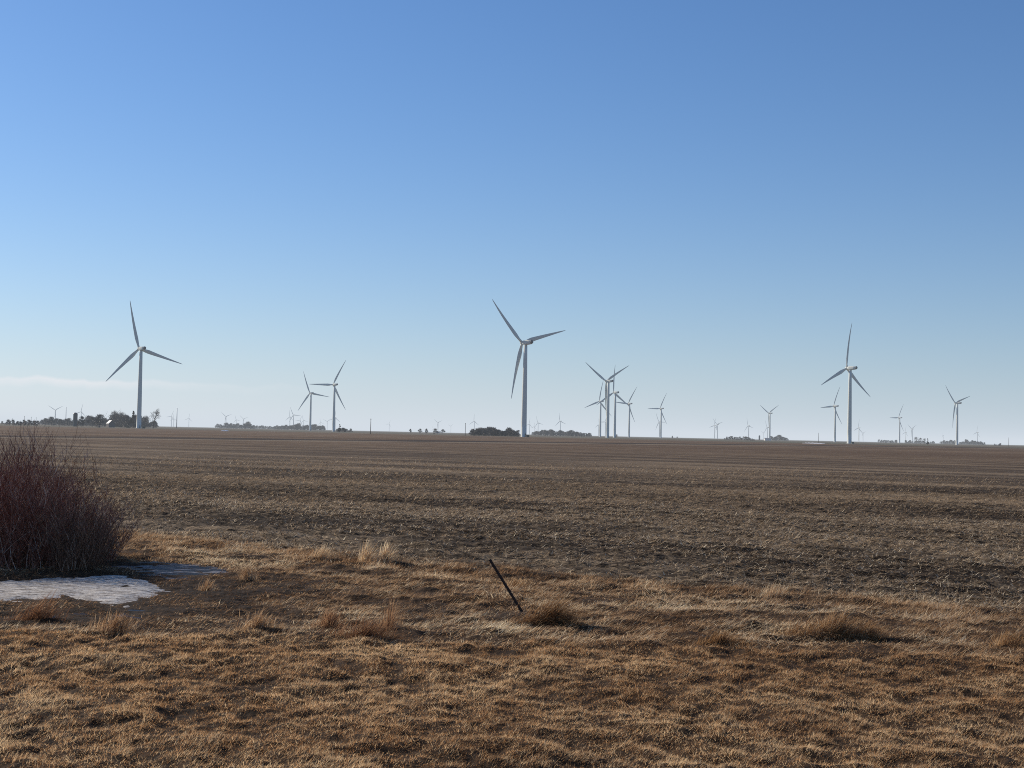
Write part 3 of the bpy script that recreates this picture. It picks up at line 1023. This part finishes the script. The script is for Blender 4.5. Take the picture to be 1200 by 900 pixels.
def trunk_mb(H, W, seed, base_f, kind, lean=0):
    r = random.Random(seed)
    m = MB()
    r0 = H*.017+.06
    top = H*(.92 if kind != 'bushy' else .7)
    pts = [(lean*t*t*H+.12*r.uniform(-1, 1)*t, .12*r.uniform(-1, 1)*t, top*t) for t in (0, .15, .35, .6, .85, 1)]
    m.tube(pts, [r0*1.5, r0, r0*.8, r0*.55, r0*.3, r0*.1], 6)
    if kind != 'spruce':
        for i in range(11 if kind == 'bare' else 7):
            t = r.uniform(max(.12, base_f*.7), .75)
            j = min(4, int(t*5))
            p = Vector(pts[0]).lerp(Vector(pts[-1]), t)
            p.x = lean*t*t*H
            a = r.uniform(0, 6.28); L = W*.5*r.uniform(.6, 1.0)
            e = p+Vector((math.cos(a)*L, math.sin(a)*L, L*r.uniform(.7, 1.3)))
            mid = p.lerp(e, .5)+Vector((0, 0, -L*.08))
            m.tube([p, mid, e], [r0*.5, r0*.3, r0*.08], 4)
            for q in range(3):
                s = mid.lerp(e, r.random())
                a2 = a+r.uniform(-1.2, 1.2)
                e2 = s+Vector((math.cos(a2)*L*.4, math.sin(a2)*L*.4, L*.5*r.uniform(.4, 1.2)))
                m.tube([s, e2], [r0*.22, r0*.06], 3)
    return m


TREES = {}


def tree_proto(key, kind, H, W, n, seed, base_f, lean=0):
    V, Tn, ti = crown_slivers(kind, H, W, n, seed, base_f)
    V[:, 0] += lean*(V[:, 2]/H)**2*H
    me = mesh_np('crown', V, None, Tn, False, {'tint': ti})
    me.materials.append(M_CONIF if kind == 'spruce' else M_TWIG)
    TREES[key] = (trunk_mb(H, W, seed, base_f, kind, lean).mesh('trunk', True), me, H, (V, Tn, ti))


tree_proto('bare', 'bare', 14, 10, 1100, 1, .30)
tree_proto('bare_b', 'bare', 13, 8, 900, 2, .28)
tree_proto('leaning', 'bare', 15, 8, 650, 3, .38, .22)
tree_proto('bushy', 'bushy', 8, 8, 1500, 4, .05)
tree_proto('bushy_b', 'bushy', 7, 9, 1500, 5, .03)
tree_proto('round', 'bushy', 8, 6, 1700, 6, .12)
tree_proto('cedar', 'spruce', 13, 9, 2600, 7, .04)
tree_proto('spruce', 'spruce', 10, 5.0, 1600, 8, .05)


def tree_at(key, px, ytop, base_y, label, name, group=None, H=None, dist=None, rot=None):
    """a tree whose top is seen at ytop; H its real height"""
    tm, cm, H0, _ = TREES[key]
    H = H or H0
    if dist is None: dist = (H-CAMH)/max(1e-5, slope(px, ytop))
    x, y = far(px, base_y, dist)
    root = bpy.data.objects.new(name, None); COL.objects.link(root)
    root.location = (x, y, gz(x, y)-.05)
    root.rotation_euler = (0, 0, rng.uniform(0, 6.28) if rot is None else rot)
    s = H/H0
    root.scale = (s, s, s)
    obj('trunk', tm, M_BARK, root)
    obj('crown', cm, None, root)
    return tag(root, label, 'tree', group)


TG = 'trees round the left farm'
tree_at('bare', 133.5, 481.5, 498, 'left of two tall bare trees over the farm roofs', 'bare_tree', TG, H=21, rot=.3)
tree_at('bare_b', 142, 482, 498, 'right of two tall bare trees over the farm roofs', 'bare_tree', TG, H=20, rot=1.3)
tree_at('cedar', 156, 482.5, 499, 'dark dense tree just left of the left turbine tower', 'dense_tree', TG, H=19)
tree_at('bare_b', 171, 486.5, 499, 'bare tree just right of the left turbine tower', 'bare_tree', TG, H=17)
tree_at('leaning', 179.5, 479.5, 499, 'open bare tree leaning right at the right end of the farm grove', 'leaning_tree', TG, H=22, rot=0.0)
tree_at('round', 96, 488, 498, 'round dark tree right of the dark silo', 'round_tree', TG, H=12)
tree_at('bushy', 53, 490, 497, 'leftmost bushy tree of the farm grove', 'bushy_tree', TG, H=12)
tree_at('bushy_b', 60, 489, 497, 'broad bushy tree under the small Y turbine', 'bushy_tree', TG, H=12)
tree_at('bushy', 70, 491, 497, 'low bushy tree left of the thin pale mast', 'bushy_tree', TG, H=10)
tree_at('bushy_b', 80.5, 490.5, 497, 'bushy tree between the thin pale mast and the dark silo', 'bushy_tree', TG, H=12)
tree_at('bushy', 108, 488.5, 498, 'bushy tree left of the farmhouse roof', 'bushy_tree', TG, H=12)
tree_at('bushy_b', 117, 486.5, 498, 'taller bushy tree close left of the farmhouse roof', 'bushy_tree', TG, H=12)
tree_at('round', 149, 487, 499, 'dark round tree between the tall bare trees and the dense tree', 'round_tree', TG, H=14)
tree_at('spruce', 398, 497.5, 505, 'small pointed spruce right of the larger mid-size turbine', 'spruce_tree', None, H=9)
tree_at('spruce', 1087, 514.2, 519.5, 'small pointed spruce right of the bare trees on the right horizon', 'spruce_tree', None, H=8)
tree_at('round', 463.3, 505.4, 506, 'lone tiny dark tree right of the pale lone turbine', 'round_tree', None, H=5)
tree_at('round', 481, 502.6, 506.5, 'lone dark tree left of the middle farm', 'round_tree', None, H=8)
MG = 'trees round the middle farm'
tree_at('bushy', 492, 502.2, 507, 'leftmost bushy tree of the middle farm', 'bushy_tree', MG)
tree_at('round', 499.5, 502.3, 507, 'round tree in the middle of the middle farm', 'round_tree', MG)
tree_at('bushy_b', 510, 502.5, 507, 'broad bushy tree behind the white shed of the middle farm', 'bushy_tree', MG)
tree_at('bushy', 519, 503, 507, 'rightmost bushy tree of the middle farm', 'bushy_tree', MG)
RG = 'bare trees on the right horizon'
tree_at('bare', 1073.5, 512.2, 519, 'left bare tree of the right horizon group', 'bare_tree', RG, H=12)
tree_at('bare_b', 1078.5, 512.6, 519, 'middle bare tree of the right horizon group', 'bare_tree', RG, H=12)
tree_at('bare', 1083, 513.8, 519, 'right bare tree of the right horizon group', 'bare_tree', RG, H=11)
tree_at('round', 787.8, 510.8, 513, 'left of two tiny dark trees right of the cluster', 'round_tree', None, H=6)
tree_at('round', 793.5, 511.6, 513.5, 'right of two tiny dark trees right of the cluster', 'round_tree', None, H=5)
tree_at('bushy', 722.5, 509, 512, 'low bushy tree at the feet of the cluster turbines', 'bushy_tree', None, H=6)


def woodland(label, pts, group=None, dens=1.0, dist=None):
    """a far wood that reads as one dark mass: many crowns and trunks in one object. pts = (x, ytop, H)"""
    VV = []; FF = []; TT = []; off = 0
    rr = np.random.default_rng(int(pts[0][0]))
    mb = MB()
    c0 = None
    for i in range(len(pts)-1):
        (xa, ya, Ha), (xb, yb, Hb) = pts[i], pts[i+1]
        n = max(2, int(abs(xb-xa)*.8*dens))
        for k in range(n):
            t = (k+rr.random())/n
            px = xa+(xb-xa)*t; yt = ya+(yb-ya)*t; H = (Ha+(Hb-Ha)*t)
            base = 508.6+(px-614)*.0218
            d = dist or (H-CAMH)/max(1e-5, slope(px, yt))
            d *= 1+rr.uniform(0, .06)
            H = H*rr.uniform(.62, 1.12)*(.72+.5*float(noise(np.array([px*.22]), np.array([3.0]), 97)[0]))
            x, y = far(px, base, d)
            key = ('bushy', 'bushy_b', 'bushy_b', 'bushy')[rr.integers(0, 4)]
            V, Tn, ti = TREES[key][3]; H0 = TREES[key][2]
            m = 560
            s = H/H0
            a = rr.uniform(0, 6.28)
            v = V[:m*3].copy()*s
            # fewer, broader slivers
            tri = v.reshape(-1, 3, 3); cen = tri.mean(1, keepdims=True); v = (cen+(tri-cen)*1.7).reshape(-1, 3)
            z0 = gz(x, y)
            if c0 is None: c0 = (x, y, z0)
            w = np.stack([v[:, 0]*math.cos(a)-v[:, 1]*math.sin(a)+x-c0[0], v[:, 0]*math.sin(a)+v[:, 1]*math.cos(a)+y-c0[1], np.maximum(v[:, 2]*np.where(v[:, 2] > H*.75, 1, .8), .05)+z0-c0[2]], 1)
            VV.append(w); FF.append(Tn[:m]+off); TT.append(ti[:m*3]); off += m*3
            p = Vector((x-c0[0], y-c0[1], z0-c0[2]))
            mb.tube([p-Vector((0, 0, .3)), p+Vector((0, 0, H*.6))], [H*.02+.05, .04], 4)
    nv = off
    tv = np.array(mb.v); tf = np.array([f for f in mb.f if len(f) == 4])
    # trunks: four-sided, their caps left open under ground and in the crown
    me = mesh_np('woodland', np.concatenate(VV+[tv]), tf+nv, np.concatenate(FF), False, {'tint': np.concatenate(TT+[np.full(len(tv), .3)])})
    me.materials.append(M_TWIG)
    return tag(obj('woodland', me, None, None, c0), label, 'woodland', group, 'stuff')


woodland('dark mass of trees behind the farm at the left turbine', [(100, 490, 13.5), (130, 489, 13.5), (150, 488, 13.5), (163, 489.5, 13.5), (176, 492, 12.0), (183, 495, 7.5)], dens=1.2)
woodland('continuous low scrub under the trees left of the dark silo', [(47, 493, 9), (62, 491.5, 10), (74, 492, 9), (84, 492, 9), (100, 491.5, 10)], dens=1.1)
woodland('low scrub at the left end of the horizon behind the thicket tops', [(2, 493.4, 5), (20, 493, 5), (38, 492.5, 6), (46, 493.5, 5)], dens=.6)
woodland('long low grey wood under the Y shaped turbines', [(252, 499, 10.8), (258, 496.5, 14.4), (290, 496.5, 14.4), (298, 497, 14.4), (303, 499.2, 10.8), (316, 499.5, 10.8), (330, 499.3, 10.8)], dens=1.2)
woodland('low grey blue wood behind the smaller mid-size turbine', [(322, 498.8, 11.9), (340, 498, 13.6), (352, 497.5, 15.3), (375, 498, 15.3), (381, 500.5, 10.2)], dens=1.4)
woodland('small dark wood right of the larger mid-size turbine', [(394, 501.5, 6), (400, 500.8, 6), (411, 502.3, 5)], dens=1.2)
woodland('dark bushy grove at the left foot of the tallest turbine', [(552, 505.5, 5.2), (559, 503, 6.6), (566, 502.2, 7), (575, 502.8, 7), (584, 502.2, 7.3), (592, 503.6, 6.4), (601, 504.6, 5.8), (608, 506, 5)], dens=1.6, dist=1420)
woodland('dark wood on the horizon just right of the tallest turbine', [(624, 505.5, 9.8), (632, 503.4, 12.6), (642, 503, 14.0), (652, 503.5, 12.6), (660, 505, 11.2), (672, 506.3, 8.4), (692, 507, 8.4)], dens=1.3)
woodland('thin line of far trees left of the small right silo', [(848, 512.3, 5), (858, 511.8, 6), (872, 511.9, 6), (884, 512.4, 5)], dens=.7)
woodland('small grey wood right of the slim V blade turbine', [(901, 512.5, 8.4), (908, 511.3, 11.2), (916, 510.8, 12.6), (924, 513.2, 8.4)], dens=1.2)
woodland('thin far wood under the turbine between the two tall right ones', [(1030, 515.3, 9.8), (1042, 515.6, 8.4), (1052, 516.2, 8.4)], dens=.9)
woodland('low tree line below the bare trees on the right horizon', [(1060, 516.2, 8.4), (1080, 516.4, 9.8), (1096, 517.5, 7.0)], dens=.9)
woodland('grey wood left of the foot of the far right turbine', [(1102, 517.4, 8.4), (1112, 516, 12.6), (1121, 516.2, 12.6)], dens=1.2)
woodland('grey wood right of the foot of the far right turbine', [(1124, 516.8, 11.2), (1138, 515.8, 14.0), (1148, 516.8, 11.2), (1154, 518.2, 7.0)], dens=1.2)
woodland('pale scrub at the far right end of the horizon', [(1164, 519.2, 5), (1174, 519.3, 5)], dens=.7)


# ------------------------------------------------------------------ buildings, silos, poles
M_SILO = simple_mat('dark_silo', (.025, .035, .045), (.045, .055, .065), .5, .35, .5)
M_WALL = simple_mat('white_siding', (.70, .69, .66), (.78, .77, .74), 1, .7, .3)
M_ROOF = simple_mat('metal_roof', (.30, .29, .275), (.36, .35, .33), 1, .4, .5)
M_WIN = simple_mat('window_glass', (.03, .035, .04), (.05, .055, .06), 1, .1, .5)
M_BARN = simple_mat('grey_boards', (.13, .11, .10), (.2, .17, .15), 2, .85, .2)
M_WOOD = simple_mat('pole_wood', (.10, .08, .065), (.16, .13, .10), 3, .85, .2)
M_STEEL = simple_mat('grey_steel', (.36, .37, .38), (.44, .45, .46), 2, .45, .5)


def silo(px, ytop, width_m, H, label):
    d = (H-CAMH)/slope(px, ytop)
    x, y = far(px, 508.6+(px-614)*.0218, d)
    z = gz(x, y)
    r = width_m/2
    m = MB(); rings = [circ(r, -.3, 24)]
    hh = H-r*.75
    for k in range(12):
        zz = hh*k/11
        rings.append(circ(r, zz, 24)); 
        if k < 11: rings.append(circ(r*1.012, zz+hh/22, 24))
    m.loft(rings)
    root = obj('silo', m.mesh('silo'), M_SILO, None, (x, y, z))
    m = MB(); m.loft([circ(r*1.02*math.cos(a), hh+.02+r*.75*math.sin(a), 24) for a in (0, .35, .7, 1.05, 1.35, 1.5)])
    obj('dome', m.mesh('dome', True), M_SILO, root)
    m = MB(); m.box(-.35, .35, -r-.55, -r*1.02, 0, hh)
    obj('chute', m.mesh('chute'), M_SILO, root)
    tag(root, label, 'silo')


silo(88.1, 483.4, 5.2, 17, 'tall dark domed silo above the trees at the left')
silo(889.9, 510.2, 4.6, 14, 'tiny dark silo left of the slim V blade turbine')


def building(px, ytop, W, D, H, label, name, wall, roof, rot=0.1, windows=3, chimney=False):
    d = (H-CAMH)/max(2e-4, slope(px, ytop))
    x, y = far(px, 508.6+(px-614)*.0218, d)
    he = H*.58
    w, dd = W/2, D/2
    m = MB()
    m.add([(-w, -dd, -.4), (w, -dd, -.4), (w, dd, -.4), (-w, dd, -.4), (-w, -dd, he), (w, -dd, he), (w, dd, he), (-w, dd, he), (-w, 0, H-.15), (w, 0, H-.15)],
          [(0, 1, 5, 4), (2, 3, 7, 6), (1, 2, 6, 9, 5), (3, 0, 4, 8, 7), (0, 3, 2, 1)])
    root = obj(name, m.mesh(name), wall, None, (x, y, gz(x, y)), (0, 0, rot))
    m = MB(); o = .4; t = .16
    for sgn in (-1, 1):
        ey = sgn*(dd+o); ez = he-(H-he)*o/dd
        v = [(-w-o, ey, ez), (w+o, ey, ez), (w+o, 0, H), (-w-o, 0, H)]
        v2 = [(p[0], p[1], p[2]+t) for p in v]
        m.add(v+v2, [(0, 1, 2, 3), (4, 7, 6, 5), (0, 4, 5, 1), (1, 5, 6, 2), (2, 6, 7, 3), (3, 7, 4, 0)])
    rf = obj('roof', m.mesh('roof'), roof, root)
    for k in range(windows):
        cx = -w+(k+.5)*W/windows
        m = MB(); m.box(cx-.5, cx+.5, -dd-.03, -dd+.02, he*.42, he*.8)
        obj('window', m.mesh('window'), M_WIN, root)
    m = MB(); m.box(w*.1, w*.1+1, -dd-.04, -dd+.02, 0, 2.1); obj('door', m.mesh('door'), M_BARN, root)
    if chimney:
        m = MB(); m.box(w*.4, w*.4+.7, .1, .8, H-.6, H+.9); obj('chimney', m.mesh('chimney'), M_BARN, root)
    return tag(root, label, 'building')


building(129.5, 492.6, 9, 7, 8.0, 'farmhouse with a pale roof among the trees left of the left turbine', 'farmhouse', M_BARN, M_ROOF, -1.0, 3, True)
building(513.3, 505.6, 10, 7, 4.6, 'tiny white shed at the middle farm under the Y turbine', 'farm_shed', M_WALL, M_ROOF, -.1, 2)
building(569, 508.6, 2.8, 2.4, 3.0, 'tiny white shed in front of the dark bushy grove', 'garden_shed', M_WALL, M_WALL, .2, 1)
building(899.3, 513.3, 15, 9, 6, 'pale farm building just right of the small right silo', 'farm_building', M_WALL, M_ROOF, .15, 3)


def snow_strip(px0, px1, dist, depth, label):
    x0, y0 = at_dist(px0, dist); x1, y1 = at_dist(px1, dist)
    cx, cy = (x0+x1)/2, (y0+y1)/2
    z0 = gz(cx, cy)
    n = 24; V = []; F = []
    for i in range(n+1):
        t = i/n
        x = x0+(x1-x0)*t; y = y0+(y1-y0)*t
        wv = (math.sin(math.pi*t)**.6)*(.7+.3*math.sin(i*1.7))
        for j, (dy, h) in enumerate(((-depth*wv, -.1), (-depth*.4*wv, .45*wv+.05), (depth*.4*wv, .6*wv+.05), (depth*wv, -.1))):
            V.append((x-cx, y-cy+dy, gz(x, y+dy)-z0+h))
    for i in range(n):
        for j in range(3):
            a = i*4+j
            F.append((a, a+4, a+5, a+1))
    me = bpy.data.meshes.new('snow_drift'); me.from_pydata(V, [], F); me.update()
    me.polygons.foreach_set('use_smooth', [True]*len(me.polygons))
    o = obj('snow_drift', me, M_SNOWF, None, (cx, cy, z0))
    tag(o, label, 'snow drift')


M_SNOWF = simple_mat('drift_snow', (.72, .73, .76), (.80, .81, .83), .3, .6, .3)
snow_strip(259.5, 267.5, 1050, 14, 'small bright white drift in front of the long low wood')
snow_strip(940, 967, 1330, 18, 'long thin white drift on the horizon left of the tall right turbine')


def pole(px, ytop, H, label, name='utility_pole', cross=True, mat=None, rad=.16, cat='utility pole', grp=None):
    d = (H-CAMH)/slope(px, ytop)
    x, y = far(px, 508.6+(px-614)*.0218, d)
    m = MB(); m.tube([(0, 0, -.5), (0, 0, H*.5), (0, 0, H)], [rad*1.15, rad, rad*.75], 10)
    root = obj(name, m.mesh(name, True), mat or M_WOOD, None, (x, y, gz(x, y)), (0, 0, 1.3))
    if cross:
        m = MB(); m.box(-1.1, 1.1, -.07, .07, H-.75, H-.6); ca = obj('crossarm', m.mesh('crossarm'), M_WOOD, root)
        for s in (-1, -.35, .35, 1):
            m = MB(); m.loft([circ(.05, H-.599, 8, s, 0), circ(.07, H-.5, 8, s, 0), circ(.03, H-.4, 8, s, 0)])
            obj('insulator', m.mesh('insulator'), M_STEEL, ca)
    tag(root, label, cat, grp)


PG = 'poles on the horizon'
pole(434.3, 490.6, 12, 'dark lone utility pole left of the pale lone turbine', rad=.24, grp=PG)
pole(545.2, 495.8, 11, 'utility pole between the middle farm and the bushy grove', rad=.22, grp=PG)
pole(207, 478.0, 32, 'tall grey mast right of the left farm grove', 'mast', False, M_STEEL, .55, 'mast', PG)
pole(77, 477.0, 34, 'tall pale thin mast left of the dark silo', 'mast', False, M_STEEL, .55, 'mast', PG)
pole(1182, 512.8, 12, 'utility pole at the far right of the horizon', rad=.22, grp=PG)
pole(959.2, 507.3, 12, 'utility pole left of the turbine beside the tall right one', rad=.22, grp=PG)
pole(14.5, 490.2, 10, 'leftmost pole behind the thicket tops', rad=.2, grp=PG)
pole(28.5, 487.5, 12, 'second pole from the left behind the thicket tops', rad=.2, grp=PG)
pole(36.5, 488.5, 12, 'third pole from the left behind the thicket tops', rad=.2, grp=PG)
pole(42.3, 489, 12, 'fourth pole from the left, nearest the farm grove', rad=.2, grp=PG)


# ------------------------------------------------------------------ haze
def haze():
    m = MB(); m.box(-70000, 70000, -70000, 70000, -30, 170)
    mat, nt, out = new_mat('haze'); g = NT(nt)
    v = g.n('ShaderNodeVolumeAbsorption')
    v.inputs['Color'].default_value = (0, 0, 0, 1)
    v.inputs['Density'].default_value = HAZE
    e = g.n('ShaderNodeEmission')                 # emission stands in for sunlit air: its brightness where the haze is thick
    e.inputs['Color'].default_value = (.66, .72, .79, 1)
    e.inputs['Strength'].default_value = HAZE
    ad = g.n('ShaderNodeAddShader')
    g.l(v.outputs[0], ad.inputs[0]); g.l(e.outputs[0], ad.inputs[1])
    g.l(ad.outputs[0], out.inputs['Volume'])
    o = obj('haze', m.mesh('haze'), mat)
    tag(o, kind='structure')


HAZE = 5.0e-5
haze()

# ------------------------------------------------------------------ light and sky
SUN_AZ, SUN_EL = R(55), R(28)          # azimuth counted to the left of the view
sd = bpy.data.lights.new('sun', 'SUN')
sd.energy = 5.0; sd.angle = R(.53); sd.color = (1.0, .89, .74)
so = bpy.data.objects.new('sun', sd); COL.objects.link(so)
to_sun = Vector((-math.sin(SUN_AZ)*math.cos(SUN_EL), math.cos(SUN_AZ)*math.cos(SUN_EL), math.sin(SUN_EL)))
so.rotation_euler = to_sun.to_track_quat('Z', 'Y').to_euler()
so.location = (-30, 30, 40)

w = bpy.data.worlds.new('World'); S.world = w; w.use_nodes = True
nt = w.node_tree; g = NT(nt)
bg = nt.nodes['Background']
sky = g.n('ShaderNodeTexSky', sky_type='NISHITA')
sky.sun_disc = False
sky.sun_elevation = SUN_EL
sky.sun_rotation = -SUN_AZ
sky.altitude = 0; sky.air_density = 1.0; sky.dust_density = 0.45; sky.ozone_density = 8.0
tc = g.n('ShaderNodeTexCoord')
# a low streak of thin cloud at the left, by direction
sp = g.n('ShaderNodeSeparateXYZ'); g.l(tc.outputs['Generated'], sp.inputs[0])
az = g.math('ARCTAN2', sp.outputs[0], sp.outputs[1])
el = g.math('ARCSINE', sp.outputs[2])
cv = g.n('ShaderNodeCombineXYZ')
g.l(g.math('MULTIPLY', az, 22.0), cv.inputs[0]); g.l(g.math('MULTIPLY', el, 160.0), cv.inputs[1])
cn = g.noise(cv.outputs[0], 1.0, 5, .6)
cb = g.noise(g.mapping(cv.outputs[0], scale=(1.4, 0, 1)), 1.0, 3, .5)
top = g.math('ADD', R(1.72), g.math('MULTIPLY', g.math('SUBTRACT', cb, .5), R(.75)))
dt = g.math('SUBTRACT', top, el)               # below the cloud top
edge = g.ramp(g.math('MULTIPLY', dt, 1/R(.9)), [(0.0, 0.0), (.13, 1.0), (.28, .65), (.46, .06), (.7, 0.0)])
left = g.ramp(g.math('DIVIDE', g.math('ADD', az, R(90)), R(180)), [(.39, 1.0), (.415, .9), (.436, .25), (.45, .16), (.462, 0.0)])
cm = g.math('MULTIPLY', g.math('MULTIPLY', edge, left), g.ramp(cn, [(.25, .35), (.65, .8)]))
air = g.mix(1.0, sky.outputs[0], (.82, .945, 1.03, 1), 'MULTIPLY')
low = g.math('MULTIPLY', g.math('POWER', 2.718, g.math('MULTIPLY', g.math('MAXIMUM', el, 0.0), -1/R(3.9))), .82)
lr = g.ramp(g.math('SUBTRACT', .5, az), [(.15, 0.0), (.85, 1.0)])      # brighter towards the sun
air = g.mix(low, air, g.mix(lr, (5.4, 6.45, 7.45, 1), (7.7, 8.3, 8.8, 1)))
col = g.mix(g.math('MULTIPLY', cm, .95), air, (8.5, 8.4, 8.6, 1))
g.l(col, bg.inputs['Color'])
bg.inputs['Strength'].default_value = .103

# ------------------------------------------------------------------ render settings
S.view_settings.view_transform = 'Standard'
S.view_settings.look = 'None'
S.view_settings.exposure = 0
S.view_settings.gamma = 1
S.render.engine = 'CYCLES'
cy = S.cycles
cy.max_bounces = 6; cy.diffuse_bounces = 3; cy.transmission_bounces = 4; cy.volume_bounces = 1
cy.use_denoising = False
cy.sample_clamp_indirect = 5
cy.pixel_filter_type = 'BLACKMAN_HARRIS'
cy.filter_width = 1.0
